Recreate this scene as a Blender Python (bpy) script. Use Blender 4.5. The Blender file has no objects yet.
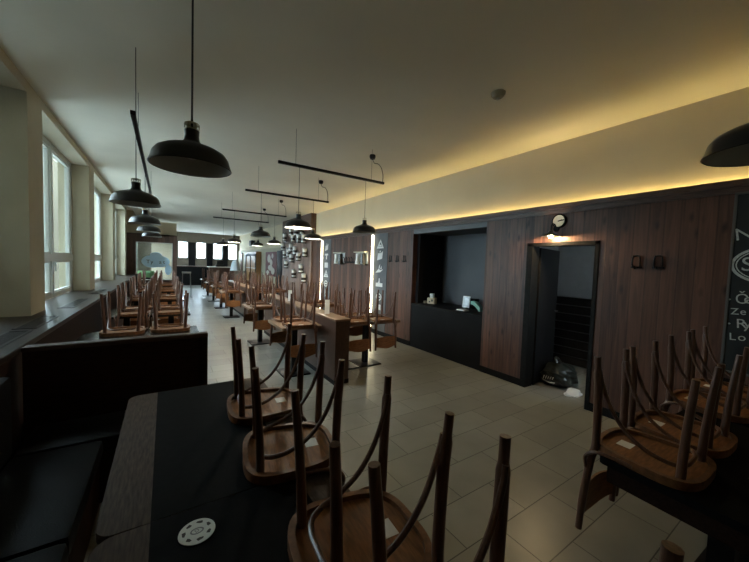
import bpy, bmesh, math, random
from mathutils import Vector, Matrix
random.seed(7)
R = math.radians; PI = math.pi
scene = bpy.context.scene
C = scene.collection

# ------------------------------------------------------------------ camera, world, light, exposure
YAW, PITCH, ROLL, FPX, EYE = 33.349, -2.835, 1.988, 318.61, 1.65
def cam_axes():
    y, p, r = R(YAW), R(PITCH), R(ROLL)
    f = Vector((math.sin(y)*math.cos(p), math.cos(y)*math.cos(p), math.sin(p)))
    a = Vector((math.cos(y), -math.sin(y), 0)); u = a.cross(f)
    return math.cos(r)*a + math.sin(r)*u, -math.sin(r)*a + math.cos(r)*u, f
_r, _u, _f = cam_axes()
cd = bpy.data.cameras.new('camera'); cam = bpy.data.objects.new('camera', cd); C.objects.link(cam)
cd.sensor_fit = 'HORIZONTAL'; cd.sensor_width = 36; cd.lens = 36*FPX/749; cd.clip_start = .02; cd.clip_end = 200
cam.matrix_world = Matrix(((_r.x, _u.x, -_f.x, 0), (_r.y, _u.y, -_f.y, 0), (_r.z, _u.z, -_f.z, EYE), (0, 0, 0, 1)))
scene.camera = cam
scene.view_settings.view_transform = 'Standard'; scene.view_settings.look = 'None'
scene.view_settings.gamma = 1; scene.view_settings.use_curve_mapping = False
scene.view_settings.exposure = 2.6
SKY, SKYCOL = 3.7, (.72, .89, 1.0)
COVE, COVECOL = 4.9, (1.0, .74, .26)
STRIP, STRIPCOL = 3.4, (1.0, .87, .55)
DOORLAMP, DOORCOL = 7.0, (1.0, .72, .38)
w = bpy.data.worlds.new('overcast_sky'); scene.world = w; w.use_nodes = True
bg = w.node_tree.nodes['Background']; bg.inputs[0].default_value = (*SKYCOL, 1); bg.inputs[1].default_value = SKY
try:
    scene.cycles.use_denoising = True; scene.cycles.max_bounces = 12; scene.cycles.diffuse_bounces = 9
    scene.cycles.transparent_max_bounces = 16; scene.cycles.sample_clamp_indirect = 6
    scene.cycles.use_fast_gi = False
except Exception: pass
def portal(loc, rot, sx, sy):
    l = bpy.data.lights.new('window_portal', 'AREA'); l.shape = 'RECTANGLE'; l.size = sx; l.size_y = sy; l.cycles.is_portal = True
    o = bpy.data.objects.new('window_portal', l); C.objects.link(o); o.location = loc; o.rotation_euler = rot
PIL = [1.545+3.09*k for k in range(5)]                       # near faces of the window piers
for k in range(4): portal((-1.46, PIL[k]+.47+1.31, 2.1), (0, R(-90), 0), 2.2, 2.6)
for yc in (19.5, 22.4): portal((-1.46, yc, 2.0), (0, R(-90), 0), 2.0, 2.4)
for x0, x1 in ((.68, 1.24), (1.68, 2.28), (2.69, 3.28), (3.62, 4.2)): portal(((x0+x1)/2, 24.12, 2.2), (R(-90), 0, 0), x1-x0, 1.0)

# ------------------------------------------------------------------ materials
def mat(name, col, rough=.5, metal=0., spec=.5, emit=None, estr=0., var=0., vscale=8., bump=0., bscale=60., stretch=(1, 1, 1)):
    m = bpy.data.materials.new(name); m.use_nodes = True; nt = m.node_tree; b = nt.nodes['Principled BSDF']
    b.inputs['Base Color'].default_value = (*col, 1); b.inputs['Roughness'].default_value = rough
    b.inputs['Metallic'].default_value = metal; b.inputs['Specular IOR Level'].default_value = spec
    if emit: b.inputs['Emission Color'].default_value = (*emit, 1); b.inputs['Emission Strength'].default_value = estr
    tc = nt.nodes.new('ShaderNodeTexCoord'); mp = nt.nodes.new('ShaderNodeMapping'); mp.inputs['Scale'].default_value = stretch
    nt.links.new(tc.outputs['Object'], mp.inputs[0])
    if var:
        n = nt.nodes.new('ShaderNodeTexNoise'); n.inputs['Scale'].default_value = vscale; n.inputs['Detail'].default_value = 4
        nt.links.new(mp.outputs[0], n.inputs['Vector'])
        r = nt.nodes.new('ShaderNodeValToRGB'); r.color_ramp.elements[0].position = .3; r.color_ramp.elements[1].position = .7
        r.color_ramp.elements[0].color = (*[c*(1-var) for c in col], 1); r.color_ramp.elements[1].color = (*[min(1, c*(1+var)) for c in col], 1)
        nt.links.new(n.outputs[0], r.inputs[0]); nt.links.new(r.outputs[0], b.inputs['Base Color'])
    if bump:
        n = nt.nodes.new('ShaderNodeTexNoise'); n.inputs['Scale'].default_value = bscale; n.inputs['Detail'].default_value = 3
        nt.links.new(mp.outputs[0], n.inputs['Vector'])
        q = nt.nodes.new('ShaderNodeBump'); q.inputs['Strength'].default_value = bump; q.inputs['Distance'].default_value = .01
        nt.links.new(n.outputs[0], q.inputs['Height']); nt.links.new(q.outputs[0], b.inputs['Normal'])
    return m

def plank_mat(name, dark, light, width=.125, axis='Y', rough=.5):
    """vertical boards: each board its own shade, long grain, knots and a groove between boards"""
    m = bpy.data.materials.new(name); m.use_nodes = True; nt = m.node_tree; L = nt.links.new; N = nt.nodes.new
    b = nt.nodes['Principled BSDF']; b.inputs['Roughness'].default_value = rough; b.inputs['Specular IOR Level'].default_value = .38
    tc = N('ShaderNodeTexCoord'); sp = N('ShaderNodeSeparateXYZ'); L(tc.outputs['Object'], sp.inputs[0])
    def M(op, a, v=None):
        n = N('ShaderNodeMath'); n.operation = op
        if isinstance(a, (int, float)): n.inputs[0].default_value = a
        else: L(a, n.inputs[0])
        if v is not None:
            if isinstance(v, (int, float)): n.inputs[1].default_value = v
            else: L(v, n.inputs[1])
        return n.outputs[0]
    q = M('DIVIDE', sp.outputs[axis], width); idx = M('FLOOR', q); fr = M('FRACT', q)
    wn = N('ShaderNodeTexWhiteNoise'); wn.noise_dimensions = '1D'; L(idx, wn.inputs['W'])
    cb = N('ShaderNodeCombineXYZ'); L(M('MULTIPLY', sp.outputs[axis], 30), cb.inputs[0])
    L(M('ADD', M('MULTIPLY', sp.outputs['Z'], 1.6), M('MULTIPLY', wn.outputs['Value'], 37)), cb.inputs[1])
    gr = N('ShaderNodeTexNoise'); gr.inputs['Scale'].default_value = 1.0; gr.inputs['Detail'].default_value = 6; gr.inputs['Distortion'].default_value = 1.0
    L(cb.outputs[0], gr.inputs['Vector'])
    ck = N('ShaderNodeCombineXYZ'); L(M('MULTIPLY', sp.outputs[axis], 8), ck.inputs[0]); L(M('MULTIPLY', sp.outputs['Z'], 3.2), ck.inputs[1]); L(wn.outputs['Value'], ck.inputs[2])
    vo = N('ShaderNodeTexVoronoi'); vo.inputs['Scale'].default_value = 1.0; L(ck.outputs[0], vo.inputs['Vector'])
    kn = N('ShaderNodeMapRange'); kn.inputs[1].default_value = .05; kn.inputs[2].default_value = .22; kn.inputs[3].default_value = .35; kn.inputs[4].default_value = 1
    L(vo.outputs['Distance'], kn.inputs[0])
    t = M('ADD', M('MULTIPLY', gr.outputs[0], .75), M('MULTIPLY', wn.outputs['Value'], .35))
    rp = N('ShaderNodeValToRGB'); rp.color_ramp.elements[0].position = .28; rp.color_ramp.elements[1].position = .85
    rp.color_ramp.elements[0].color = (*dark, 1); rp.color_ramp.elements[1].color = (*light, 1); L(t, rp.inputs[0])
    g1 = M('LESS_THAN', fr, .05); g2 = M('GREATER_THAN', fr, .95); gv = M('MAXIMUM', g1, g2)
    f = M('MULTIPLY', kn.outputs[0], M('SUBTRACT', 1.0, M('MULTIPLY', gv, .35)))
    mx = N('ShaderNodeMix'); mx.data_type = 'RGBA'; mx.blend_type = 'MULTIPLY'; mx.inputs[0].default_value = 1
    L(rp.outputs[0], mx.inputs[6]); cc = N('ShaderNodeCombineXYZ')
    for i in range(3): L(f, cc.inputs[i])
    L(cc.outputs[0], mx.inputs[7]); L(mx.outputs[2], b.inputs['Base Color'])
    bu = N('ShaderNodeBump'); bu.inputs['Strength'].default_value = .5; bu.inputs['Distance'].default_value = .006
    L(M('SUBTRACT', M('MULTIPLY', gr.outputs[0], .2), gv), bu.inputs['Height']); L(bu.outputs[0], b.inputs['Normal'])
    return m

def wood(name, col, rough=.38, stretch=(1, 1, 9), var=.35, spec=.5): return mat(name, col, rough, var=var, vscale=14, stretch=stretch, spec=spec, bump=.08, bscale=30)

def tile_mat():
    m = bpy.data.materials.new('floor_tiles'); m.use_nodes = True; nt = m.node_tree; L = nt.links.new; N = nt.nodes.new
    b = nt.nodes['Principled BSDF']
    tc = N('ShaderNodeTexCoord'); mp = N('ShaderNodeMapping'); mp.inputs['Location'].default_value = (.01, .043, 0); L(tc.outputs['Object'], mp.inputs[0])
    br = N('ShaderNodeTexBrick'); br.offset = .5; br.inputs['Scale'].default_value = 1; br.inputs['Mortar Size'].default_value = .004; br.inputs['Mortar Smooth'].default_value = .3
    br.inputs['Bias'].default_value = 0; br.inputs['Brick Width'].default_value = .6; br.inputs['Row Height'].default_value = .304
    br.inputs['Color1'].default_value = (.175, .172, .15, 1); br.inputs['Color2'].default_value = (.225, .222, .195, 1); br.inputs['Mortar'].default_value = (.05, .049, .042, 1)
    L(mp.outputs[0], br.inputs['Vector'])
    n = N('ShaderNodeTexNoise'); n.inputs['Scale'].default_value = 3.5; n.inputs['Detail'].default_value = 5; L(mp.outputs[0], n.inputs['Vector'])
    rp = N('ShaderNodeMapRange'); rp.inputs[3].default_value = .75; rp.inputs[4].default_value = 1.25; L(n.outputs[0], rp.inputs[0])
    mx = N('ShaderNodeMix'); mx.data_type = 'RGBA'; mx.blend_type = 'MULTIPLY'; mx.inputs[0].default_value = 1
    L(br.outputs['Color'], mx.inputs[6]); L(rp.outputs[0], mx.inputs[7]); L(mx.outputs[2], b.inputs['Base Color'])
    rr = N('ShaderNodeMapRange'); rr.inputs[3].default_value = .31; rr.inputs[4].default_value = .37; L(n.outputs[0], rr.inputs[0]); L(rr.outputs[0], b.inputs['Roughness'])
    bu = N('ShaderNodeBump'); bu.inputs['Strength'].default_value = .35; bu.inputs['Distance'].default_value = .004; bu.invert = True
    L(br.outputs['Fac'], bu.inputs['Height']); L(bu.outputs[0], b.inputs['Normal'])
    return m

def glass_mat(name, tint=(1, 1, 1), gloss=.08, frost=0.):
    m = bpy.data.materials.new(name); m.use_nodes = True; nt = m.node_tree; nt.nodes.remove(nt.nodes['Principled BSDF']); N = nt.nodes.new; L = nt.links.new
    out = nt.nodes['Material Output']; tr = N('ShaderNodeBsdfTransparent'); tr.inputs[0].default_value = (*tint, 1)
    gl = N('ShaderNodeBsdfGlossy'); gl.inputs['Roughness'].default_value = .04
    mx = N('ShaderNodeMixShader'); mx.inputs[0].default_value = gloss; L(tr.outputs[0], mx.inputs[1]); L(gl.outputs[0], mx.inputs[2])
    last = mx
    if frost:
        tl = N('ShaderNodeBsdfTranslucent'); tl.inputs[0].default_value = (.95, .97, 1, 1)
        m2 = N('ShaderNodeMixShader'); m2.inputs[0].default_value = frost; L(mx.outputs[0], m2.inputs[1]); L(tl.outputs[0], m2.inputs[2]); last = m2
    L(last.outputs[0], out.inputs[0]); return m

M_wall = mat('beige_plaster', (.43, .39, .29), .9, var=.06, vscale=3, bump=.25, bscale=90)
M_upper = mat('cream_upper_wall', (.60, .53, .39), .9, var=.04, vscale=2)
M_ceil = mat('ceiling_paint', (.74, .71, .62), .92, var=.07, vscale=.7)
M_floor = tile_mat()
M_plank = plank_mat('stained_plank_cladding', (.038, .017, .0115), (.165, .075, .048), rough=.45)
M_plankx = plank_mat('stained_plank_cladding_far', (.05, .026, .02), (.13, .075, .056), axis='X')
M_tower = plank_mat('pale_plank_cladding', (.15, .092, .07), (.33, .215, .17), width=.16)
M_trim = wood('dark_wood_trim', (.085, .045, .031), .45, stretch=(9, 1, 9))
M_black = mat('matt_black', (.009, .009, .009), .55, spec=.1, var=.2, vscale=20)
M_blackwall = mat('black_paint', (.011, .011, .012), .6, spec=.08, var=.15, vscale=4)
M_greywall = mat('charcoal_paint', (.07, .073, .082), .6, var=.12, vscale=2)
M_graywall2 = mat('grey_paint', (.28, .29, .30), .8, var=.05)
M_sill = wood('dark_sill_wood', (.024, .017, .014), .35, stretch=(9, 1, 9), spec=.2)
M_seat = wood('brown_plywood', (.215, .092, .036), .5, stretch=(6, 1, 6), spec=.2)
M_rim = wood('bent_seat_rim', (.150, .064, .027), .42, stretch=(3, 3, 3), spec=.3)
M_leg = wood('dark_bentwood', (.105, .048, .029), .32, stretch=(12, 12, 1))
M_band = wood('table_wood_band', (.062, .044, .034), .5, stretch=(9, 1, 9), spec=.06)
M_lino = mat('black_table_inlay', (.007, .007, .007), .7, spec=.03, var=.15, vscale=30)
M_gloss = mat('dark_polished_tabletop', (.03, .026, .024), .22, var=.1)
M_tabletop = wood('table_oak', (.20, .115, .062), .35, stretch=(1, 9, 9))
M_div = wood('divider_wood', (.060, .027, .016), .4, stretch=(6, 6, 1))
M_iron = mat('black_iron', (.012, .012, .013), .35, metal=.6)
M_leather = mat('black_leather', (.006, .006, .0065), .4, spec=.12, bump=.2, bscale=220, var=.2)
M_booth = wood('booth_dark_wood', (.020, .010, .007), .55, spec=.06, stretch=(1, 6, 9))
M_shade = mat('black_enamel', (.012, .012, .013), .32, var=.1)
M_lining = mat('pale_grey_enamel', (.42, .42, .40), .4, var=.05)
M_brass = mat('brass', (.50, .45, .33), .35, metal=1)
M_cord = mat('black_cord', (.01, .01, .01), .7)
M_white = mat('white_paper', (.75, .75, .72), .7, var=.05)
M_coaster = mat('coaster_board', (.62, .64, .58), .8, var=.06, vscale=30)
M_ink = mat('dark_print', (.05, .045, .04), .7)
M_inkgrey = mat('grey_print', (.2, .19, .2), .7)
M_frame = mat('white_window_frame', (.52, .54, .52), .45, var=.04)
M_glass = glass_mat('window_glass', (.93, .97, .97), .06)
M_frost = glass_mat('frosted_window_glass', (.95, .98, 1), .04, .45)
M_chalk = mat('chalkboard', (.010, .012, .011), .55, var=.4, vscale=6)
M_chalkink = mat('chalk_marks', (.60, .60, .56), .9, var=.2, vscale=60)
M_logo = mat('white_lettering', (.70, .70, .68), .6)
M_sign = mat('slate_sign_board', (.10, .105, .115), .6, var=.1)
M_strip = mat('lit_led_strip', (1, .95, .8), .5, emit=STRIPCOL, estr=STRIP)
M_cove = mat('lit_cove_strip', (1, .9, .6), .5, emit=COVECOL, estr=COVE)
M_bulb = mat('lit_bulb', (1, .9, .7), .5, emit=DOORCOL, estr=DOORLAMP*25)
M_litbulb = mat('glowing_pendant_bulb', (1, .95, .85), .5, emit=(1, .90, .72), estr=190)
M_steel = mat('brushed_steel', (.5, .52, .54), .3, metal=1)
M_chrome = mat('polished_chrome', (.7, .7, .7), .12, metal=1)
M_jar = mat('mug_glass', (.74, .72, .66), .15, var=.1)
M_jardark = mat('mug_dark_glass', (.06, .05, .04), .2)  # dark glass tone of jar, base ring, band and handle
M_bag = mat('black_bin_bag', (.016, .020, .017), .28, var=.5, vscale=9, bump=.5, bscale=14)
M_wpl = mat('white_plastic', (.72, .74, .76), .4)
M_card = mat('kraft_card', (.48, .40, .28), .8, var=.08)
M_teal = mat('pale_teal_paper', (.32, .62, .52), .7)
M_tileblk = mat('black_wall_boards', (.013, .012, .012), .3, var=.3, vscale=7)
M_red = mat('dark_red_poster', (.12, .022, .026), .6, var=.2)
M_postw = mat('pale_poster_print', (.55, .50, .45), .7)
M_honey = wood('honey_wood', (.32, .17, .07), .4)
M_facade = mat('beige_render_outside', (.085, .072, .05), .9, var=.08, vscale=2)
M_pave = mat('pale_paving_outside', (.40, .40, .39), .9, var=.1)
M_louver = mat('grey_louvres_outside', (.12, .14, .15), .6)
M_cloud = mat('pale_blue_sign', (.50, .72, .92), .5)
M_green = mat('green_upholstery', (.20, .38, .16), .7)
M_cloth = mat('pale_blue_cloth', (.60, .68, .74), .85, bump=.3, bscale=25)

# ------------------------------------------------------------------ mesh helpers
def nb(): return bmesh.new()
def box(bm, x0, x1, y0, y1, z0, z1, bev=0.):
    r = bmesh.ops.create_cube(bm, size=1)['verts']
    for v in r: v.co = Vector((x0+(v.co.x+.5)*(x1-x0), y0+(v.co.y+.5)*(y1-y0), z0+(v.co.z+.5)*(z1-z0)))
    if bev: bmesh.ops.bevel(bm, geom=list({e for v in r for e in v.link_edges}), offset=bev, segments=2, profile=.6, affect='EDGES')
    return bm
def crom(P, n=6, closed=False):
    P = [Vector(p) for p in P]; out = []; k = len(P)
    rng = range(k if closed else k-1)
    for i in rng:
        a = P[(i-1) % k] if closed or i > 0 else P[0]*2-P[1]; b = P[i]; c = P[(i+1) % k]
        d = P[(i+2) % k] if closed or i+2 < k else P[-1]*2-P[-2]
        for j in range(n):
            t = j/n; out.append(.5*((2*b)+(c-a)*t+(2*a-5*b+4*c-d)*t*t+(3*b-a-3*c+d)*t**3))
    if not closed: out.append(P[-1])
    return out
def tube(bm, P, rad, seg=8, closed=False, flat=1.):
    P = [Vector(p) for p in P]; n = len(P); rad = [rad]*n if isinstance(rad, (int, float)) else rad
    rings = []; up = None
    for i, p in enumerate(P):
        a = P[(i-1) % n] if (i > 0 or closed) else p; c = P[(i+1) % n] if (i < n-1 or closed) else p
        t = (c-a).normalized()
        if up is None: up = Vector((0, 0, 1)) if abs(t.z) < .9 else Vector((1, 0, 0))
        s = t.cross(up).normalized(); up = s.cross(t).normalized()
        rings.append([bm.verts.new(p+rad[i]*(math.cos(2*PI*k/seg)*s*flat+math.sin(2*PI*k/seg)*up)) for k in range(seg)])
    m = n if closed else n-1
    for i in range(m):
        A, B = rings[i], rings[(i+1) % n]
        for k in range(seg): bm.faces.new((A[k], A[(k+1) % seg], B[(k+1) % seg], B[k]))
    if not closed: bm.faces.new(rings[0][::-1]); bm.faces.new(rings[-1])
    return bm
def lathe(bm, prof, seg=32, c=(0, 0, 0), cap=False):
    rings = []
    for r, z in prof:
        rings.append([bm.verts.new((c[0]+r*math.cos(2*PI*k/seg), c[1]+r*math.sin(2*PI*k/seg), c[2]+z)) for k in range(seg)])
    for A, B in zip(rings, rings[1:]):
        for k in range(seg): bm.faces.new((A[k], A[(k+1) % seg], B[(k+1) % seg], B[k]))
    if cap: bm.faces.new(rings[0][::-1]); bm.faces.new(rings[-1])
    return bm
def prism(bm, pts, z0, z1, hole=None):
    """pts = outline in XY, counter-clockwise; optional hole outline of the same length"""
    n = len(pts)
    a = [bm.verts.new((x, y, z0)) for x, y in pts]; b = [bm.verts.new((x, y, z1)) for x, y in pts]
    for i in range(n): bm.faces.new((a[i], a[(i+1) % n], b[(i+1) % n], b[i]))
    if hole:
        c = [bm.verts.new((x, y, z0)) for x, y in hole]; d = [bm.verts.new((x, y, z1)) for x, y in hole]
        for i in range(n):
            j = (i+1) % n
            bm.faces.new((c[j], c[i], d[i], d[j])); bm.faces.new((b[i], b[j], d[j], d[i])); bm.faces.new((a[j], a[i], c[i], c[j]))
    else: bm.faces.new(a[::-1]); bm.faces.new(b)
    return bm
def rrect(x0, x1, y0, y1, r, n=6):
    out = []
    for cx, cy, a0 in ((x1-r, y0+r, -90), (x1-r, y1-r, 0), (x0+r, y1-r, 90), (x0+r, y0+r, 180)):
        for k in range(n+1): a = R(a0+90*k/n); out.append((cx+r*math.cos(a), cy+r*math.sin(a)))
    return out
def obj(name, bm, m, parent=None, smooth=True, loc=None):
    bmesh.ops.recalc_face_normals(bm, faces=bm.faces)
    me = bpy.data.meshes.new(name); bm.to_mesh(me); bm.free(); me.materials.append(m)
    if smooth:
        for p in me.polygons: p.use_smooth = True
        try: me.set_sharp_from_angle(angle=R(38))
        except Exception: pass
    o = bpy.data.objects.new(name, me); C.objects.link(o)
    if parent: o.parent = parent
    if loc: o.location = loc
    return o
def tag(o, label, cat, group=None):
    o['label'] = label; o['category'] = cat
    if group: o['group'] = group
    return o
def thing(name, label, cat, loc=(0, 0, 0), rz=0., group=None):
    o = bpy.data.objects.new(name, None); C.objects.link(o); o.location = loc; o.rotation_euler = (0, 0, rz); o.empty_display_size = .1
    return tag(o, label, cat, group)
def struct(name, bm, m, parent=None, smooth=False):
    o = obj(name, bm, m, parent, smooth)
    if not parent: o['kind'] = 'structure'
    return o
def copy_tree(o, parent=None):
    c = o.copy(); C.objects.link(c)
    if parent: c.parent = parent
    for ch in o.children: copy_tree(ch, c)
    return c
def dup(src, loc, rz, label, group=None):
    c = copy_tree(src); c.location = loc; c.rotation_euler = (0, 0, rz); c['label'] = label
    if group: c['group'] = group
    return c
def text_mesh(txt, size, depth=.002):
    cu = bpy.data.curves.new('lettering', 'FONT'); cu.body = txt; cu.size = size; cu.extrude = depth; cu.align_x = 'CENTER'; cu.align_y = 'CENTER'
    t = bpy.data.objects.new('lettering', cu); C.objects.link(t); dg = bpy.context.evaluated_depsgraph_get()
    me = bpy.data.meshes.new_from_object(t.evaluated_get(dg)); C.objects.unlink(t); bpy.data.objects.remove(t); return me
def text(name, txt, size, m, parent, mw, depth=.002):
    me = text_mesh(txt, size, depth); me.materials.clear(); me.materials.append(m)
    o = bpy.data.objects.new(name, me); C.objects.link(o); o.parent = parent; o.matrix_local = mw; return o
ONWALL = lambda x, y, z: Matrix(((0, 0, -1, x), (-1, 0, 0, y), (0, 1, 0, z), (0, 0, 0, 1)))     # lettering lying on the right wall, read from the room
ORD = ['first', 'second', 'third', 'fourth', 'fifth', 'sixth', 'seventh', 'eighth', 'ninth', 'tenth', 'eleventh', 'twelfth', 'thirteenth', 'fourteenth']

# ------------------------------------------------------------------ room shell
YB, YF, XR = -1.9, 24.0, 4.25
CEIL = 3.36
struct('floor', box(nb(), -1.7, 6.6, YB-.2, YF+.3, -.1, 0), M_floor)
struct('ceiling', box(nb(), -1.7, 6.6, YB-.2, YF+.3, CEIL, CEIL+.12), M_ceil)
struct('wall_back', box(nb(), -1.7, 6.6, YB-.12, YB, 0, CEIL), M_wall)
bm = nb(); box(bm, -1.52, -1.38, YB, YF, 0, .93); box(bm, -1.56, -1.38, 17.8, 18.3, .93, 3.0); box(bm, -1.56, -1.38, 20.7, 21.2, .93, 3.0); box(bm, -1.56, -1.15, YB, 14.4, 3.25, CEIL); box(bm, -1.56, -1.38, 14.4, 15.2, .93, CEIL); box(bm, -1.56, -1.38, 15.2, 17.5, 2.45, CEIL); box(bm, -1.56, -1.38, 17.5, 17.8, .93, CEIL); box(bm, -1.56, -1.38, 17.8, YF, 3.0, CEIL); box(bm, -1.56, -1.38, 23.6, YF, .93, CEIL); box(bm, -1.56, -1.3, YB, 1.545, .93, 3.25)
struct('wall_left', bm, M_wall)
for k, y in enumerate(PIL): struct('pillar', box(nb(), -1.56, -1.15, y, y+.47, .99, 3.25), M_wall)
struct('trim_1', box(nb(), -1.38, -.83, YB, 14.9, .965, 1.008, .006), M_sill)
struct('trim_2', box(nb(), -1.0, -.86, YB, 14.9, 0, .965), M_booth)
# windows of the left wall
def window(n, y0, y1):
    W = bpy.data.objects.new('window_%d' % n, None); C.objects.link(W); W['kind'] = 'structure'
    z0, z1, zt = 1.008, 3.25, 1.60
    bm = nb(); x0, x1 = -1.46, -1.385
    for a, b in ((y0, y0+.07), (y1-.09, y1)): box(bm, x0, x1, a, b, z0, z1)
    box(bm, x0, x1, y0, y1, z0, z0+.07); box(bm, x0, x1, y0, y1, z1-.08, z1); box(bm, x0, x1+.01, y0, y1, zt-.055, zt+.055)
    m = y0+(y1-y0)*.54; box(bm, x0, x1+.006, m-.05, m+.05, z0, z1)
    obj('window_frame', bm, M_frame, W, False)
    for a, b in ((y0+.07, m-.05), (m+.05, y1-.09)):
        obj('pane', box(nb(), -1.43, -1.424, a, b, z0+.07, zt-.055), M_glass, W, False)
        obj('pane', box(nb(), -1.43, -1.424, a, b, zt+.055, z1-.08), M_glass, W, False)
        bm = nb(); q = .022
        for c, d, e, f in ((a, b, z0+.07, zt-.055), (a, b, zt+.055, z1-.08)):
            box(bm, -1.44, -1.40, c, c+q, e, f); box(bm, -1.44, -1.40, d-q, d, e, f); box(bm, -1.44, -1.40, c, d, e, e+q); box(bm, -1.44, -1.40, c, d, f-q, f)
        obj('sash', bm, M_frame, W, False)
    obj('handle', box(box(nb(), -1.385, -1.35, m-.012, m+.012, zt-.10, zt-.06), -1.36, -1.345, m-.012, m+.012, zt-.2, zt-.06, .004), M_steel, W)
ys = [-1.2]+PIL
for k in range(1, 5): window(k, ys[k]+(.0 if k == 0 else .47), ys[k+1])
portal((-1.46, 16.35, 1.7), (0, R(-90), 0), 1.5, 2.2)  # portal of an unseen wall opening added to daylight the vestibule
window(10, 18.3, 20.7); window(11, 21.2, 23.6)  # unseen windows added to light the far end of the hall
# outside: paving, the beige colonnade and the louvred front across the yard
struct('outside_ground', box(nb(), -60, -1.6, -20, 90, -.6, -.5), M_pave)
struct('outside_light_blocker', box(nb(), -9, -2.5, -12, 5.3, -.5, 14), M_facade)  # unseen block added outside to keep daylight off the near bays
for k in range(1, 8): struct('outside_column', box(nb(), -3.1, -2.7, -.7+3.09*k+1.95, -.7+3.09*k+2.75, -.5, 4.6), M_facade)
bm = nb(); box(bm, -16, -15.8, 26, 90, -.5, 4.5)
struct('outside_wall', bm, M_facade)
bm = nb()
for k in range(14): box(bm, -15.8, -15.7, 26, 90, .9+k*.22, 1.02+k*.22)
struct('outside_louvres', bm, M_louver)

# far wall with four windows
WX = [(.68, 1.24), (1.68, 2.28), (2.69, 3.28), (3.62, 4.2)]
bm = nb(); e = [-1.6]
for a, b in WX: box(bm, a, b, YF, YF+.18, 0, 1.68); box(bm, a, b, YF, YF+.18, 2.76, CEIL)
ed = [-1.6]+[v for p in WX for v in p]+[6.6]
for i in range(0, 10, 2): box(bm, ed[i], ed[i+1], YF, YF+.18, 0, CEIL)
struct('wall_far', bm, mat('umber_plaster', (.17, .14, .105), .85, var=.08))
for k, (a, b) in enumerate(WX):
    W = bpy.data.objects.new('window_%d' % (k+6), None); C.objects.link(W); W['kind'] = 'structure'
    f = nb(); box(f, a, a+.05, YF+.05, YF+.12, 1.68, 2.76); box(f, b-.05, b, YF+.05, YF+.12, 1.68, 2.76); box(f, a, b, YF+.05, YF+.12, 1.68, 1.73); box(f, a, b, YF+.05, YF+.12, 2.71, 2.76)
    obj('window_frame', f, M_frame, W, False); obj('pane', box(nb(), a+.05, b-.05, YF+.08, YF+.086, 1.73, 2.71), M_frost, W, False)
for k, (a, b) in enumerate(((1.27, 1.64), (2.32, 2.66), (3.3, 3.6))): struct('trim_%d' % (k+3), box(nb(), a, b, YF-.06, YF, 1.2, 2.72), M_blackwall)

# right wall: plank cladding in sections, cornice, cove
def clad(y0, y1, z0=.10, z1=2.40, m=None, x=XR): return box(nb(), x, x+.11, y0, y1, z0, z1)
bm = nb()
for a, b in ((YB, 1.715), (2.58, 3.28), (5.06, 5.95), (6.62, 8.95), (9.64, 10.4)): box(bm, XR, XR+.11, a, b, .10, 2.40)
box(bm, XR, XR+.11, 1.715, 2.58, 2.02, 2.40)
struct('wall_right', bm, M_plank)
bm = nb()
for a, b in ((YB, 1.715), (2.56, 3.28), (5.06, 10.4)): box(bm, XR-.008, XR+.11, a, b, 0, .10)
struct('baseboard_right', bm, M_black)
bm = nb(); box(bm, XR-.05, XR+.05, YB, 10.4, 2.455, 2.515, .006); box(bm, XR-.025, XR+.11, YB, 10.4, 2.40, 2.455); box(bm, XR+.05, XR+.11, YB, 10.4, 2.44, 2.462)
struct('trim_6', bm, M_trim)
struct('trim_7', box(nb(), XR+.062, XR+.09, YB+.05, 10.35, 2.462, 2.476), M_cove)          # the lit strip lying in the cove
bm = nb(); box(bm, 4.36, 4.5, YB, 10.4, 2.38, CEIL); box(bm, 4.36, 4.5, 10.4, YF, 2.3, CEIL)
struct('wall_right_upper', bm, M_upper)
struct('wall_right_far', box(nb(), 4.30, 4.5, 13.6, YF, 0, 2.3), M_wall)
bm = nb(); box(bm, 4.20, 4.5, 10.4, 13.6, 0, 2.42)
struct('trim_8', bm, M_tower)
struct('trim_9', box(nb(), 4.17, 4.5, 10.4, 13.6, 2.42, CEIL), M_trim)

# doorway, its lobby and the open leaf
D = bpy.data.objects.new('door_1', None); C.objects.link(D); D['kind'] = 'structure'
bm = nb(); box(bm, XR-.012, XR+.16, 2.50, 2.58, 0, 2.03); box(bm, XR-.012, XR+.16, 1.69, 1.735, 0, 2.03); box(bm, XR-.012, XR+.16, 1.69, 2.58, 1.985, 2.03)
obj('door_frame', bm, M_black, D, False)
leaf = obj('door_leaf', box(nb(), 0, .84, -.02, .02, .01, 1.975, .003), M_blackwall, D); leaf.location = (XR+.17, 2.50, 0); leaf.rotation_euler = (0, 0, R(11))
hd = nb(); tube(hd, [(.77, -.02, 1.03), (.77, -.06, 1.03), (.66, -.065, 1.03)], .009); h = obj('door_handle', hd, M_steel, leaf)
bm = nb(); box(bm, 4.36, 4.5, 3.06, 3.16, 0, 2.37); box(bm, 4.5, 6.12, 3.06, 3.16, 0, 2.95); box(bm, 6.02, 6.12, .6, 3.06, 0, 2.95); box(bm, 4.5, 4.9, .5, .6, 0, 2.95); box(bm, 5.8, 6.12, .5, .6, 0, 2.95); box(bm, 4.9, 5.8, .5, .6, 0, 1.0); box(bm, 4.9, 5.8, .5, .6, 2.2, 2.95)
struct('wall_lobby', bm, M_graywall2)
struct('ceiling_lobby', box(nb(), 4.5, 6.12, .5, 3.16, 2.95, 3.0), M_graywall2)
bm = nb()
for k in range(8):
    z = .02+k*.15; box(bm, 5.985, 6.02, .6, 3.06, z, z+.132, .006); box(bm, 4.9, 6.0, 3.02, 3.06, z, z+.132, .006)
struct('wainscot_lobby', bm, M_tileblk)

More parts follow.
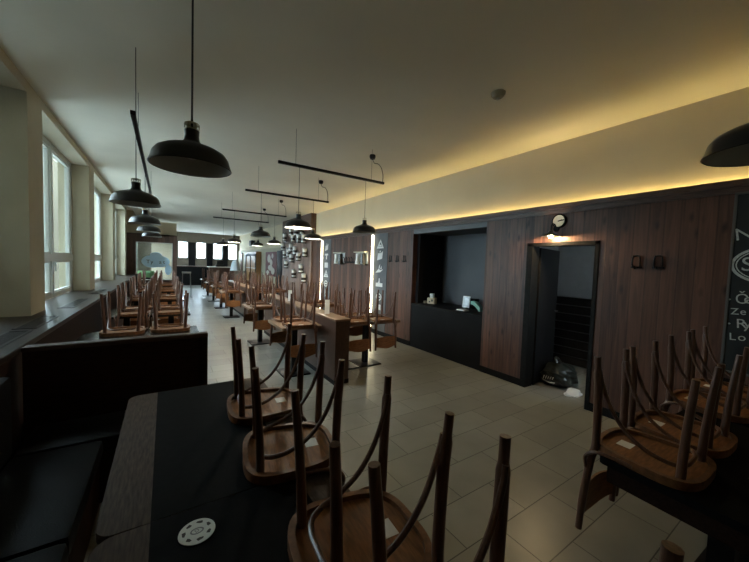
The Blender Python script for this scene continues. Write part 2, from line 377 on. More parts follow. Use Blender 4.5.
W = bpy.data.objects.new('window_12', None); C.objects.link(W); W['kind'] = 'structure'  # unseen window added to brighten the lobby
f = nb(); box(f, 4.9, 4.95, .53, .58, 1.0, 2.2); box(f, 5.75, 5.8, .53, .58, 1.0, 2.2); box(f, 4.9, 5.8, .53, .58, 1.0, 1.05); box(f, 4.9, 5.8, .53, .58, 2.15, 2.2)
obj('window_frame', f, M_frame, W, False); obj('pane', box(nb(), 4.95, 5.75, .552, .558, 1.05, 2.15), M_frost, W, False)
portal((5.35, .48, 1.6), (R(90), 0, 0), .9, 1.2)
# niche with black counter
bm = nb(); box(bm, 5.05, 5.12, 3.2, 5.15, .0, 2.6); box(bm, 4.36, 5.05, 3.2, 3.28, 0, 2.33); box(bm, 4.36, 5.05, 5.06, 5.14, 0, 2.33); box(bm, 4.36, 5.05, 3.2, 5.14, 2.33, 2.375)
struct('wall_niche', bm, M_greywall)
struct('trim_10', box(nb(), 4.36, 5.05, 4.98, 5.06, .9, 2.33), M_blackwall)
struct('trim_12', box(nb(), XR+.004, XR+.11, 3.28, 5.06, 2.315, 2.40), mat('grey_shutter_box', (.11, .11, .115), .5))
bc = thing('serving_counter', 'black counter front filling the recess in the plank wall', 'counter', (4.6, 4.17, 0))
obj('counter_front', box(nb(), -.342, -.30, -.885, .885, 0, .86), M_blackwall, bc, False)
obj('worktop', box(nb(), -.347, .445, -.885, .885, .86, .895, .004), M_black, bc)

# ------------------------------------------------------------------ fittings on the right wall
def led(y, lab):
    t = thing('led_wall_light', lab, 'light', (XR, y, 0))
    obj('housing', box(nb(), .0, .05, -.045, .045, .12, 2.40), M_sign, t, False); obj('light_strip', box(nb(), -.03, .0, -.022, .022, .14, 2.38), M_strip, t, False)
led(6.575, 'tall glowing vertical light strip beside the logo board nearest the recess')
led(9.59, 'tall glowing vertical light strip beside the farther logo board')
def shape(pts, d=.004):
    """outline (y right-to-left as seen, z) -> thin prism on the wall plane"""
    bm = nb(); prism(bm, pts, 0, d)
    for v in bm.verts: a, b, c = v.co; v.co = Vector((-c, -a, b))
    return bm
def circ(cx, cz, rx, rz, n=20): return [(cx+rx*math.cos(2*PI*k/n), cz+rz*math.sin(2*PI*k/n)) for k in range(n)]
def ring(cx, cz, rx, rz, t, n=24):
    bm = nb(); prism(bm, circ(cx, cz, rx, rz, n), 0, .004, circ(cx, cz, rx-t, rz-t, n))
    for v in bm.verts: a, b, c = v.co; v.co = Vector((-c, -a, b))
    return bm
def logo_board(y0, y1, lab, marks):
    t = thing('logo_board', lab, 'sign', (XR, (y0+y1)/2, 0))
    obj('board', box(nb(), -.006, .06, -(y1-y0)/2, (y1-y0)/2, .10, 2.40), M_sign, t, False)
    for kind, z, s in marks:
        s *= .74
        bms = []
        if kind == 'triangle':
            bms = [ring(0, z, .01, .01, .004)]; b = nb(); o_ = [(-1.3*s, -.8*s), (1.3*s, -.8*s), (0, 1.1*s)]; i_ = [(-.8*s, -.5*s), (.8*s, -.5*s), (0, .6*s)]
            prism(b, [(a, z+c) for a, c in o_], 0, .004, [(a, z+c) for a, c in i_])
            for v in b.verts: a, q, c = v.co; v.co = Vector((-c, -a, q))
            bms = [b, shape([(-.6*s, z-.4*s), (.6*s, z-.4*s), (.2*s, z), (0, z-.15*s), (-.2*s, z+.1*s)])]
        elif kind == 'flag': bms = [shape([(-.9*s, z-.8*s), (.7*s, z-.5*s), (.9*s, z+.9*s), (.4*s, z+.6*s), (-.7*s, z+.5*s)]), shape([(-.2*s, z+.65*s), (.2*s, z+.75*s), (.0, z+1.1*s)])]
        elif kind == 'wing': bms = [shape([(-1.3*s, z-.6*s), (.2*s, z-.5*s), (1.2*s, z+.1*s), (.2*s, z-.1*s), (-.3*s, z+.2*s)]), shape([(-.3*s, z+.25*s), (.0, z+.2*s), (.1*s, z+1.0*s), (-.2*s, z+.7*s)]), shape([(.2*s, z+.1*s), (.7*s, z+.2*s), (.6*s, z+.7*s)])]
        elif kind == 'plate': bms = [shape([(-1.1*s, z-.6*s), (1.1*s, z-.6*s), (1.1*s, z+.1*s), (-1.1*s, z+.1*s)]), shape([(-.2*s, z+.12*s), (.2*s, z+.12*s), (.12*s, z+1.0*s), (-.12*s, z+1.0*s)]), shape([(-.5*s, z+.12*s), (-.22*s, z+.12*s), (-.22*s, z+.4*s)])]
        elif kind == 'round': bms = [ring(0, z, s, .8*s, .25*s), shape([(-.5*s, z-.15*s), (.5*s, z-.15*s), (.5*s, z+.15*s), (-.5*s, z+.15*s)])]
        elif kind == 'letter_t': bms = [shape([(-s, z+.3*s), (s, z+.3*s), (s, z+.8*s), (-s, z+.8*s)]), shape([(-.3*s, z-.8*s), (.3*s, z-.8*s), (.3*s, z+.3*s), (-.3*s, z+.3*s)])]
        elif kind == 'square': bms = [shape([(-.9*s, z-.6*s), (.9*s, z-.6*s), (.9*s, z+.6*s), (-.9*s, z+.6*s)])]
        elif kind == 'letter_l': bms = [shape([(-.6*s, z-s), (.7*s, z-s), (.7*s, z-.4*s), (-.1*s, z-.4*s), (-.1*s, z+s), (-.6*s, z+s)])]
        elif kind == 'bar': bms = [shape([(-.3*s, z-1.1*s), (.3*s, z-1.1*s), (.3*s, z+1.1*s), (-.3*s, z+1.1*s)])]
        big = nb()
        for b in bms:
            me = bpy.data.meshes.new('t'); b.to_mesh(me); b.free(); big.from_mesh(me); bpy.data.meshes.remove(me)
        o = obj('logo', big, M_logo, t, False); o.location = (-.0065, 0, 0)
logo_board(5.96, 6.53, 'slate board of seven white logos beside the glowing strip nearest the recess',
           [('triangle', 2.14, .15), ('flag', 1.87, .17), ('wing', 1.55, .17), ('plate', 1.22, .17), ('round', .90, .15), ('square', .66, .14), ('letter_l', .38, .14)])
logo_board(8.96, 9.52, 'slate board of white logos beside the farther glowing strip',
           [('flag', 2.15, .17), ('letter_t', 1.87, .15), ('square', 1.6, .18), ('triangle', 1.32, .16), ('round', 1.02, .17), ('bar', .72, .14)])
def hook(y, z, lab, grp, kind=0, single=True):
    t = thing('coat_hook', lab, 'coat hook', (XR, y, z), 0, grp)
    obj('back_plate', box(nb(), -.008, 0, -.05, .05, -.055, -.035, .002), M_iron, t)
    for s in (-1, 1):
        b = nb(); tube(b, crom([(-.006, s*.03, -.045), (-.02, s*.035, .0), (-.02, s*.03, .06), (-.035, s*.022, .072)], 4), .008); obj('prong', b, M_iron, t)
    b = nb(); tube(b, crom([(-.006, .0, -.04), (-.05, 0, -.06), (-.07, 0, -.03)], 4), .007); obj('peg', b, M_iron, t)
    if kind:
        b = nb(); tube(b, crom([(-.018, -.03, .055), (-.018, -.02, .075), (-.018, .02, .075), (-.018, .03, .055)], 4), .008); obj('bow', b, M_iron, t)
for y, l in ((5.31, 'black coat hook nearest the recess, in a row of three on planks'), (5.56, 'middle black coat hook of the three beside the logo board'), (5.81, 'black coat hook of three nearest the logo board')): hook(y, 1.80, l, 'row of three coat hooks')
for y, l in ((1.328, 'black double coat hook on plank wall, the one nearer the doorway'), (1.144, 'black double coat hook on plank wall, the one nearer the chalkboard')): hook(y, 1.77, l, 'pair of coat hooks by the doorway', 1)
t = thing('hook_rail', 'dark rail of four coat hooks between two brass topped wall racks', 'coat rack', (XR, 7.73, 1.78))
obj('rail', box(nb(), -.015, 0, -.30, .30, -.09, -.05, .003), M_iron, t)
for k in range(4):
    b = nb(); y = -.22+.147*k; tube(b, crom([(-.015, y, -.07), (-.05, y, -.05), (-.04, y+.02, .02), (-.06, y+.05, .07)], 4), .011); obj('hook', b, M_iron, t)
def rack(y, lab):
    t = thing('wall_rack', lab, 'wall rack', (XR, y, 1.66), 0, 'brass topped wall racks')
    obj('top_rail', box(nb(), -.13, 0, -.27, .27, .30, .325, .004), M_brass, t)
    obj('back_board', box(nb(), -.012, 0, -.25, .25, .02, .30), M_white, t, False)
    for k, s in enumerate((-.13, .13)):
        obj('jar', lathe(nb(), [(.0, .0), (.075, .0), (.07, .04), (.055, .15), (.06, .27), (.045, .28), (.0, .28)], 20, (-.075, s, 0)), (M_jardark, M_jar)[k], t)
    obj('shelf', box(nb(), -.14, 0, -.24, -.02, -.02, -.001, .003), M_iron, t)
rack(7.04, 'brass topped rack of jars on planks next to the nearer logo board'); rack(8.27, 'brass topped rack of jars on planks next to the farther logo board')
# clock and lamp over the doorway
t = thing('wall_clock', 'small round wall clock above the doorway lamp', 'clock', (XR, 2.165, 2.30))
def onx(bm):
    for v in bm.verts: a, b, c = v.co; v.co = Vector((-c, -a, b))
    return bm
obj('case', onx(lathe(nb(), [(0, 0), (.088, 0), (.088, .03), (.08, .036), (.074, .032)], 32)), M_black, t)
obj('dial', onx(lathe(nb(), [(.076, .02), (0, .021)], 32)), M_white, t)
for nm, a, l in (('hour_hand', 75, .042), ('minute_hand', 82, .066)):
    o = obj(nm, box(nb(), -.027, -.023, -.006, .006, -.012, l), M_black, t, False); o.rotation_euler = (R(a), 0, 0)
t = thing('wall_lamp', 'lit wall lamp with wide shallow shade above the doorway', 'lamp', (XR, 2.20, 2.105))
b = nb(); tube(b, crom([(0, 0, .10), (-.05, 0, .15), (-.12, 0, .14), (-.13, 0, .05)], 5), .008); obj('arm', b, M_black, t)
obj('shade', lathe(nb(), [(.025, .06), (.035, .035), (.085, .012), (.105, -.008), (.100, -.006), (.083, .008), (.03, .03)], 32, (-.13, 0, 0)), M_shade, t)
b = nb(); bmesh.ops.create_uvsphere(b, u_segments=16, v_segments=10, radius=.026, matrix=Matrix.Translation((-.13, 0, -.004))); obj('bulb', b, M_bulb, t)
obj('wall_plate', onx(lathe(nb(), [(0, 0), (.04, 0), (.035, .012), (0, .014)], 20, (0, .10, 0))), M_black, t)
# chalkboard
t = thing('chalkboard', 'black chalkboard with white chalk writing and oval emblem at the right edge', 'chalkboard', (XR-.035, .05, 0))
obj('board', box(nb(), 0, .03, -.58, .58, .82, 2.38), M_chalk, t, False)
bm = nb()
for a, b_, c, d in ((-.60, -.58, .80, 2.40), (.58, .60, .80, 2.40), (-.60, .60, 2.38, 2.40), (-.60, .60, .80, .82)): box(bm, -.008, .032, a, b_, c, d, .002)
obj('frame', bm, mat('worn_grey_wood_edge', (.10, .095, .085), .6), t)
for txt, s, y, z, q in (('N\u00c1', .15, .545, 2.03, 8), ('S', .17, .51, 1.765, 0), ('\u00b7 \u010ce', .115, .595, 1.45, 4), ('Ze', .08, .56, 1.35, 4), ('\u00b7 Ry', .115, .585, 1.235, 4), ('Lo', .09, .56, 1.125, 4)):
    for i, ch in enumerate(txt):
        if ch != ' ': text('chalk_lettering', ch, s, M_chalkink, t, ONWALL(-.003, y-.02-.62*s*i*(.5 if txt[0] == '\u00b7' else 1), z+.05*s*i) @ Matrix.Rotation(R(q), 4, 'Z'))
o = obj('emblem_ring', ring(-.345, 1.765, .245, .165, .02, 40), M_chalkink, t, False); o = obj('emblem_ring', ring(-.345, 1.765, .215, .138, .008, 40), M_chalkink, t, False)

# beer mugs on the pale planks
mug = None; n = 0
MUGS = [(13.0, 2.64), (12.2, 2.80), (11.65, 2.78), (11.05, 2.78), (10.85, 2.48), (11.35, 2.52), (12.0, 2.55), (12.2, 2.20), (12.5, 2.02), (11.75, 2.08), (12.1, 1.80), (11.35, 1.86), (12.75, 1.55), (11.05, 1.42), (11.8, 1.22), (10.75, 1.10), (13.2, 2.26), (12.95, 1.95), (10.72, 2.0)]
ML = ['leftmost mug of the top row on pale planks', 'second mug from the left in the top row on pale planks', 'third mug from the left in the top row on pale planks', 'rightmost mug of the top row on pale planks',
      'rightmost mug of the second row on pale planks', 'middle mug of the second row on pale planks', 'leftmost mug of the second row on pale planks', 'lone mug hung just under the second row on pale planks',
      'left mug of the third row on pale planks', 'right mug of the third row on pale planks', 'left mug of the fourth row on pale planks', 'right mug of the fourth row on pale planks',
      'mug hung lowest at the left edge of the pale planks', 'mug hung alone right of centre, below the main cluster', 'mug peeking above the chairs, left of the lowest one', 'lowest mug on the pale planks, nearest the glowing strip',
      'mug at the far left edge of the pale planks, below the top row', 'mug at the left of the pale planks, level with the fourth row', 'mug at the right edge of the cluster, under the second row']
for (y, z), l in zip(MUGS, ML):
    if mug is None:
        mug = thing('beer_mug', l, 'mug', (4.20, y, z), 0, 'mugs hung on the pale plank wall')
        obj('body', lathe(nb(), [(0, 0), (.085, 0), (.09, .02), (.075, .05), (.078, .26), (.088, .29), (.075, .29), (.066, .06), (0, .05)], 20, (-.12, 0, -.15)), M_jar, mug)
        obj('lid', lathe(nb(), [(.0, .0), (.082, 0), (.086, .012), (.05, .035), (.012, .045), (.0, .06)], 20, (-.12, 0, .1405)), M_steel, mug)
        obj('base_ring', lathe(nb(), [(.086, -.001), (.094, .004), (.094, .035), (.082, .045), (.076, .045)], 20, (-.12, 0, -.15)), M_jardark, mug)
        obj('relief_band', lathe(nb(), [(.076, .09), (.083, .095), (.083, .175), (.077, .18)], 20, (-.12, 0, -.15)), M_jardark, mug)
        b = nb(); tube(b, crom([(-.12, .075, .07), (-.12, .14, .06), (-.12, .15, -.03), (-.12, .075, -.07)], 5), .012); obj('handle', b, M_jardark, mug)
        b = nb(); tube(b, [(0, .075, .02), (-.04, .075, .02), (-.06, .06, .05)], .008); box(b, -.012, 0, .055, .095, -.02, .06, .003); obj('hook', b, M_iron, mug)
    else: dup(mug, (4.20, y, z), 0, l)

# ------------------------------------------------------------------ chair (as it stands upside down on a table; +X is its back)
def seat_outline(s=1., n=48):
    out = []
    for k in range(n):
        a = 2*PI*k/n; c, d = math.cos(a), math.sin(a); e = .62
        u = math.copysign(abs(c)**e, c); v = math.copysign(abs(d)**e, d)
        wv = .205-.018*u
        out.append((-.01+.205*s*u, wv*s*v))
    return out
def make_chair(label, group):
    t = thing('bentwood_chair', label, 'chair', (0, 0, 0), 0, group)
    b = nb(); prism(b, seat_outline(), .003, .040, seat_outline(.895)); bmesh.ops.bevel(b, geom=[e for e in b.edges if abs(e.verts[0].co.z-e.verts[1].co.z) < 1e-5 and abs(e.calc_face_angle(0)) > 1], offset=.008, segments=2, affect='EDGES')
    obj('seat_frame', b, M_rim, t)
    obj('seat', prism(nb(), seat_outline(.92), .001, .022), M_seat, t)
    st = obj('sticker', box(nb(), .062, .122, -.025, .045, .022, .0228), M_white, t, False); st['label'] = 'white paper sticker under the seat'
    for s in (-1, 1):
        b = nb(); P = crom([(-.150, s*.148, .006), (-.155, s*.156, .16), (-.166, s*.166, .33), (-.178, s*.175, .475)], 4)
        tube(b, P, [.0178-.0045*(i/(len(P)-1)) for i in range(len(P))], 10); obj('leg', b, M_leg, t)
        b = nb(); P = crom([(.205, s*.195, -.425), (.196, s*.190, -.25), (.178, s*.182, -.06), (.166, s*.165, .02), (.166, s*.163, .14), (.170, s*.164, .30), (.175, s*.167, .39), (.180, s*.170, .475)], 4)
        rr = []
        for p in P:
            z = p.z; rr.append(.016 if z < -.3 else .0185 if z < .395 else .0140)
        tube(b, P, rr, 10); obj('leg', b, M_leg, t)
        b = nb(); tube(b, crom([(.0, s*.200, .016), (.08, s*.208, .018), (.145, s*.214, .012), (.19, s*.207, -.03), (.190, s*.196, -.09)], 5), .0085); obj('brace', b, M_leg, t)
    half = [(.172, .156, .41), (.160, .153, .35), (.118, .150, .235), (.055, .146, .145), (-.02, .142, .094), (-.085, .134, .074), (-.128, .110, .066), (-.148, .06, .063)]
    P = crom(half+[(-.150, 0, .062)]+[(x, -y, z) for x, y, z in half[::-1]], 4)
    b = nb(); tube(b, P, .0095, 8); obj('stretcher_hoop', b, M_leg, t)
    b = nb(); n = 14; rows = []
    for sgn in (0, 1):
        for k in range(n+1):
            v = -.20+.40*k/n; q = 1-(v/.2)**2; u = .192+.035*q+(.011 if sgn else 0)
            rows.append((b.verts.new((u, v, -.388-.014*math.cos(v/.2*PI)-.004)), b.verts.new((u-.01, v, -.240+.02*q))))
    A, B = rows[:n+1], rows[n+1:]
    for k in range(n):
        b.faces.new((A[k][0], A[k+1][0], A[k+1][1], A[k][1])); b.faces.new((B[k+1][0], B[k][0], B[k][1], B[k+1][1]))
        b.faces.new((A[k][1], A[k+1][1], B[k+1][1], B[k][1])); b.faces.new((A[k+1][0], A[k][0], B[k][0], B[k+1][0]))
    for k in (0, n): b.faces.new((A[k][0], A[k][1], B[k][1], B[k][0]))
    obj('backrest', b, M_seat, t)
    return t
TZ = .755
proto = [None]
def chair(x, y, rz, label, group):
    rz = R(rz)+random.uniform(-.045, .045); loc = (x, y, TZ)
    if proto[0] is None:
        proto[0] = make_chair(label, group); proto[0].location = loc; proto[0].rotation_euler = (0, 0, rz); return proto[0]
    return dup(proto[0], loc, rz, label, group)

# ------------------------------------------------------------------ tables
def table(x0, x1, y0, y1, label, group, style, posts, along='X'):
    cx, cy = (x0+x1)/2, (y0+y1)/2; t = thing('pub_table', label, 'table', (cx, cy, 0), 0, group)
    hx, hy = (x1-x0)/2, (y1-y0)/2
    if style == 'inlay':
        bw = .15
        obj('tabletop', prism(nb(), rrect(-hx, hx, -hy, hy, .06), TZ-.035, TZ-.0015), M_band, t)
        obj('inlay', box(nb(), -hx+bw, hx-bw, -hy, hy, TZ-.034, TZ-.0005), M_lino, t, False)
    else: obj('tabletop', prism(nb(), rrect(-hx, hx, -hy, hy, .025), TZ-.035, TZ-.0005), {'oak': M_tabletop, 'polished': M_gloss}.get(style, M_lino), t)
    if style == 'black' and x0 > 1:
        bm = nb(); a, b_ = hx-.03, hy-.03
        box(bm, -a, a, -b_, -b_+.02, TZ-.125, TZ-.0355); box(bm, -a, a, b_-.02, b_, TZ-.125, TZ-.0355); box(bm, -a, -a+.02, -b_, b_, TZ-.125, TZ-.0355); box(bm, a-.02, a, -b_, b_, TZ-.125, TZ-.0355)
        obj('apron', bm, M_booth, t, False)
    for px in posts:
        q = (px, 0) if along == 'X' else (0, px)
        obj('pedestal', box(nb(), q[0]-.04, q[0]+.04, q[1]-.04, q[1]+.04, .02, TZ-.05), M_iron, t, False)
        obj('base_plate', box(nb(), q[0]-.2, q[0]+.2, q[1]-.2, q[1]+.2, 0, .02, .004), M_iron, t)
        obj('mounting_plate', box(nb(), q[0]-.16, q[0]+.16, q[1]-.12, q[1]+.12, TZ-.05, TZ-.035), M_iron, t, False)
    return t
# near left tables and their chairs
G = 'black topped tables in the near booth'
table(-.19, .615, 1.268, 2.52, 'black table with brown edge band in the near booth, further from the viewer', G, 'inlay', (-.3, .3), 'Y')
table(-.19, .615, .02, 1.2645, 'black table with brown edge band at the bottom edge, holding the coaster', G, 'inlay', (-.3, .3), 'Y')
G = 'upturned chairs on the near booth tables'
chair(.52, 1.965, -4, 'upturned bentwood chair farthest back on the near black booth table', G)
chair(.502, 1.425, -8, 'upturned bentwood chair on the near black tables, second from the far end', G)
chair(.522, .81, -5, 'upturned bentwood chair with a big seat at the bottom centre', G)
chair(.512, .334, -8.5, 'upturned bentwood chair mostly cut off by the bottom edge, only leg ends showing', G)
# coaster
t = thing('beer_coaster', 'round pale beer coaster with dark marks lying on the black table', 'coaster', (.089, 1.143, TZ))
obj('disc', lathe(nb(), [(0, 0), (.052, 0), (.054, .0012), (.0535, .0035), (0, .004)], 40), M_coaster, t)
bm = nb()
for k in range(7):
    a = 2*PI*k/7+.4; r = .038; s = .0085+.002*(k % 2); c = Vector((r*math.cos(a), r*math.sin(a)))
    d = Vector((-math.sin(a), math.cos(a))); e = Vector((math.cos(a), math.sin(a)))
    pts = [c-d*s-e*.005, c-d*s*.2-e*.006, c+d*s-e*.002, c+d*s*.7+e*.004, c-d*s*.8+e*.0055]
    prism(bm, [(p.x, p.y) for p in pts][::-1], .0038, .0043)
obj('print', bm, M_ink, t, False)
bm = nb(); prism(bm, circ(0, 0, .020, .014, 24), .0038, .0043, circ(0, 0, .0155, .0095, 24)); obj('emblem', bm, M_inkgrey, t, False)
text('lettering', 'D', .018, M_inkgrey, t, Matrix.Translation((0, 0, .0041)) @ Matrix.Rotation(R(25), 4, 'Z'), .0004)

# tables and chairs by the right wall
G = 'black tables by the plank wall'
tr = table(1.765, 2.93, -.16, .625, 'black table with upturned chairs by the right plank wall, nearer one', G, 'black', (-.35, .35)); tr.rotation_euler = (0, 0, R(-3))
table(3.03, 4.18, -.12, .635, 'black table with upturned chairs under the chalkboard', G, 'black', (-.35, .35))
G = 'upturned chairs by the plank wall'
for x, l in ((1.985, 'upturned bentwood chair nearest the aisle on the right-hand tables'), (2.44, 'upturned bentwood chair second from the aisle on the right-hand tables'),
             (3.14, 'upturned bentwood chair third from the aisle on the right-hand tables'), (3.65, 'upturned bentwood chair nearest the plank wall, beside the chalkboard')): chair(x, .515, 89, l, G)

# booth: L-shaped bench and partition
t = thing('booth_bench', 'black leather corner bench beside the near booth tables', 'bench', (-.8, 1.0, 0))
bm = nb(); box(bm, .02, .44, -2.6, 2.06, .02, .36); box(bm, .02, 1.08, 1.66, 2.06, .02, .36); obj('base', bm, M_booth, t, False)
for k in range(4): obj('seat_cushion', box(nb(), .05, .47, -1.9+k*.885, -1.9+k*.885+.875, .361, .47, .035), M_leather, t)
for k in range(2): obj('seat_cushion', box(nb(), .05+k*.53, .05+k*.53+.522, 1.645, 2.06, .361, .47, .035), M_leather, t)
for k in range(4): obj('back_cushion', box(nb(), -.02, .07, -1.9+k*.885, -1.9+k*.885+.875, .48, .95, .03), M_leather, t)
t = thing('booth_partition', 'dark wooden bench-back partition between the near booth and window tables', 'partition', (-.26, 3.17, 0))
obj('panel', box(nb(), -.565, .575, -.03, .03, 0, .965), M_booth, t, False)
obj('cap_rail', box(nb(), -.568, .578, -.045, .045, .965, 1.0, .006), wood('partition_cap_wood', (.055, .032, .022), .5, stretch=(1, 9, 9), spec=.1), t)
obj('end_post', box(nb(), .535, .577, -.042, .042, 0, .965, .004), M_booth, t)
t = thing('window_bench', 'dark bench hidden behind the booth partition', 'bench', (-.26, 3.42, 0))
obj('seat', box(nb(), -.56, .56, -.2, .22, .36, .46, .03), M_leather, t); obj('base', box(nb(), -.55, .55, -.2, .2, 0, .36), M_booth, t, False)

# window-side tables with upturned chairs
G, GC = 'tables along the windows', 'upturned chairs on the window tables'
WT = [(4.16, 4.86, (None, 4.72)), (6.0, 6.90, (6.135, 6.765)), (8.05, 8.95, (8.185, 8.815)), (10.1, 11.0, (10.235, 10.865)), (12.15, 13.05, (12.285, 12.915))]
for k, (y0, y1, rows) in enumerate(WT):
    table(-.78, .35, y0, y1, 'dark table along the windows, %s from the booth partition' % ORD[k], G, 'polished', (-.3, .3))
    for r, y in enumerate(rows):
        if y is None: continue
        for c, x in enumerate((-.405, .06)):
            side = 'window side' if c == 0 else 'aisle side'
            end = ('near edge', 'far edge')[r]
            chair(x, y, (-90, 90)[r], 'upturned chair on the %s window table from the partition, %s, %s' % (ORD[k], side, end), GC)

# middle of the hall: divider, left row, right row
def divider(y0, y1, lab):
    t = thing('wooden_divider', lab, 'divider', (2.03, (y0+y1)/2, 0)); h = (y1-y0)/2
    obj('body', box(nb(), -.105, .105, -h, h, .06, .87), M_div, t, False); obj('plinth', box(nb(), -.112, .112, -h-.005, h+.005, 0, .06), M_black, t, False)
    obj('top_board', box(nb(), -.118, .118, -h-.012, h+.012, .87, .90, .005), M_tabletop, t)
divider(3.83, 7.5, 'brown wooden half-height divider between the middle tables, nearer one'); divider(9.3, 12.9, 'brown wooden half-height divider far down the hall')
GL, GR = 'single pedestal tables left of the divider', 'wide tables right of the divider'
CL, CR = 'upturned chairs left of the divider', 'upturned chairs right of the divider'
for k, y in enumerate((4.59, 6.62, 10.0, 12.05, 14.1, 16.15)):
    table(1.32, 1.905, y-.37, y+.37, 'small oak-topped table left of the divider line, %s from the viewer' % ORD[k], GL, 'oak', (0,))
    for r in (0, 1): chair(1.59, y+(-.245, .245)[r], (-90, 90)[r], 'upturned chair on the %s small table left of the divider line, %s' % (ORD[k], ('near edge', 'far edge')[r]), CL)
for k, y in enumerate((4.50, 6.55, 9.95, 12.0, 14.1)):
    table(2.17, 3.27, y-.37, y+.37, 'wide oak-topped table right of the divider line, %s from the viewer' % ORD[k], GR, 'oak', (-.32, .1))
    for r in (0, 1):
        for c, x in enumerate((2.44, 2.92)): chair(x, y+(-.245, .245)[r], (-90, 90)[r], 'upturned chair on the %s wide table right of the divider line, %s, %s side' % (ORD[k], ('near edge', 'far edge')[r], ('divider', 'wall')[c]), CR)

for y, l in ((4.35, 'white folded card standing on the near end of the wooden divider'), (6.05, 'white folded card standing halfway along the wooden divider')):
    b = nb()
    for sg in (-1, 1):
        q = box(nb(), -.035, .035, -.001, .001, 0, .21); bmesh.ops.rotate(q, verts=q.verts, cent=(0, 0, .21), matrix=Matrix.Rotation(R(9*sg), 3, 'X'))
        me = bpy.data.meshes.new('t'); q.to_mesh(me); q.free(); b.from_mesh(me); bpy.data.meshes.remove(me)
    mz = min(v.co.z for v in b.verts)
    for v in b.verts: v.co.z -= mz
    o = tag(obj('menu_card', b, M_white, None, False, (2.03, y, .9005)), l, 'card', 'cards on the divider'); o.rotation_euler = (0, 0, R(-25))

# ------------------------------------------------------------------ pendant lamps and rails
def rail(p0, p1, lab, group, cup=True):
    p0, p1 = Vector(p0), Vector(p1); c = (p0+p1)/2; d = (p1-p0)/2; u = d.normalized()
    t = thing('lamp_rail', lab, 'lamp rail', c, 0, group)
    b = nb()
    if abs(d.x) > abs(d.y): box(b, -d.x, d.x, -.018, .018, -.018, .018, .003)
    else: box(b, -.018, .018, -d.y, d.y, -.018, .018, .003)
    obj('bar', b, M_iron, t)
    for s in (-.72, .72): b = nb(); tube(b, [d*s+Vector((0, 0, .018)), d*s+Vector((0, 0, CEIL-c.z))], .0022, 6); obj('suspension_wire', b, M_cord, t)
    if cup:
        e = d+Vector((-.09, .2, CEIL-c.z)); b = nb(); lathe(b, [(0, 0), (.045, 0), (.05, -.03), (.035, -.065), (0, -.07)], 20, e); obj('ceiling_cup', b, M_iron, t)
        b = nb(); tube(b, crom([e+Vector((0, 0, -.065)), e+Vector((.02, -.03, -.13)), e+Vector((.05, -.09, -.15)), d+Vector((-.02, .05, .24)), d+Vector((-.02, 0, .12)), d+Vector((-.02, 0, .015))], 5), .005, 6); obj('power_cable', b, M_cord, t)
GRL = 'black lamp rails across the ceiling'
TR = (4.07, 6.04, 8.74, 10.55)
for k, y in enumerate(TR): rail((1.178, y, 2.9), (2.785, y, 2.9), 'black crosswise lamp rail under the ceiling, %s from the viewer' % ORD[k], GRL)
rail((-.238, 3.54, 2.9), (-.238, 8.54, 2.9), 'long black lamp rail running lengthwise beside the windows', None, False)
lamp0 = [None]
def lamp(x, y, z, top, label, group, lit=False):
    L = top-z
    if lamp0[0] is None:
        t = thing('pendant_lamp', label, 'pendant lamp', (x, y, z), 0, group); lamp0[0] = t
        obj('shade', lathe(nb(), [(.172, 0), (.177, .003), (.169, .022), (.161, .052), (.146, .073), (.118, .089), (.08, .103), (.045, .116), (.034, .128), (.031, .15), (.033, .176), (.026, .180), (.0, .181)], 48), M_shade, t)
        ln = obj('shade_lining', lathe(nb(), [(.171, .003), (.163, .022), (.155, .050), (.141, .068), (.114, .084), (.076, .097), (.0, .107)], 48), M_lining, t); ln['label'] = 'pale grey inside of the shade'
        b = nb(); lathe(b, [(.031, .178), (.034, .181), (.031, .184)], 24)
        for k in range(6): a = PI*k/3; tube(b, [(.031*math.cos(a), .031*math.sin(a), .181), (.031*math.cos(a), .031*math.sin(a), .206)], .0028, 6)
        lathe(b, [(.031, .204), (.034, .207), (.031, .210), (.0, .211)], 24); obj('brass_collar', b, M_brass, t)
        b = nb(); bmesh.ops.create_uvsphere(b, u_segments=16, v_segments=10, radius=.03, matrix=Matrix.Translation((0, 0, .07))); obj('bulb', b, M_wpl, t)
    else:
        t = lamp0[0].copy(); C.objects.link(t); t.location = (x, y, z); t['label'] = label; t['group'] = group
        for ch in lamp0[0].children:
            if ch.name.startswith('cord'): continue
            c = ch.copy(); C.objects.link(c); c.parent = t
            if lit and ch.name.startswith('bulb'): c.data = c.data.copy(); c.data.materials[0] = M_litbulb
    b = nb(); tube(b, [(0, 0, .19), (0, 0, L)], .0045 if y < 3 else .0028, 8); obj('cord', b, M_cord, t)
GP = 'black pendant lamps'
lamp(.106, 1.80, 2.087, CEIL, 'large black pendant lamp hanging nearest the viewer, over the booth tables', GP)
lamp(1.80, .20, 2.10, CEIL, 'black pendant lamp cut off by the right edge', GP)
for k, (y, x) in enumerate(((3.36, -.205), (5.2, -.222), (6.75, -.235), (8.3, -.238))): lamp(x, y, 2.09, CEIL if k == 0 else 2.882, 'black pendant lamp beside the windows, %s from the viewer' % ORD[k], GP)
for k, y in enumerate(TR):
    for s, x in enumerate((1.455, 2.465)): lamp(x, y, 2.10 if s == 0 else 2.13, 2.882, 'black pendant lamp on the %s crosswise rail, %s end' % (ORD[k], ('window', 'wall')[s]), GP, (k, s) in ((0, 0), (1, 1), (2, 0), (2, 1), (3, 0), (3, 1)))
t = thing('ceiling_rose', 'small round cap on the bare ceiling', 'ceiling cap', (2.695, 2.03, CEIL))
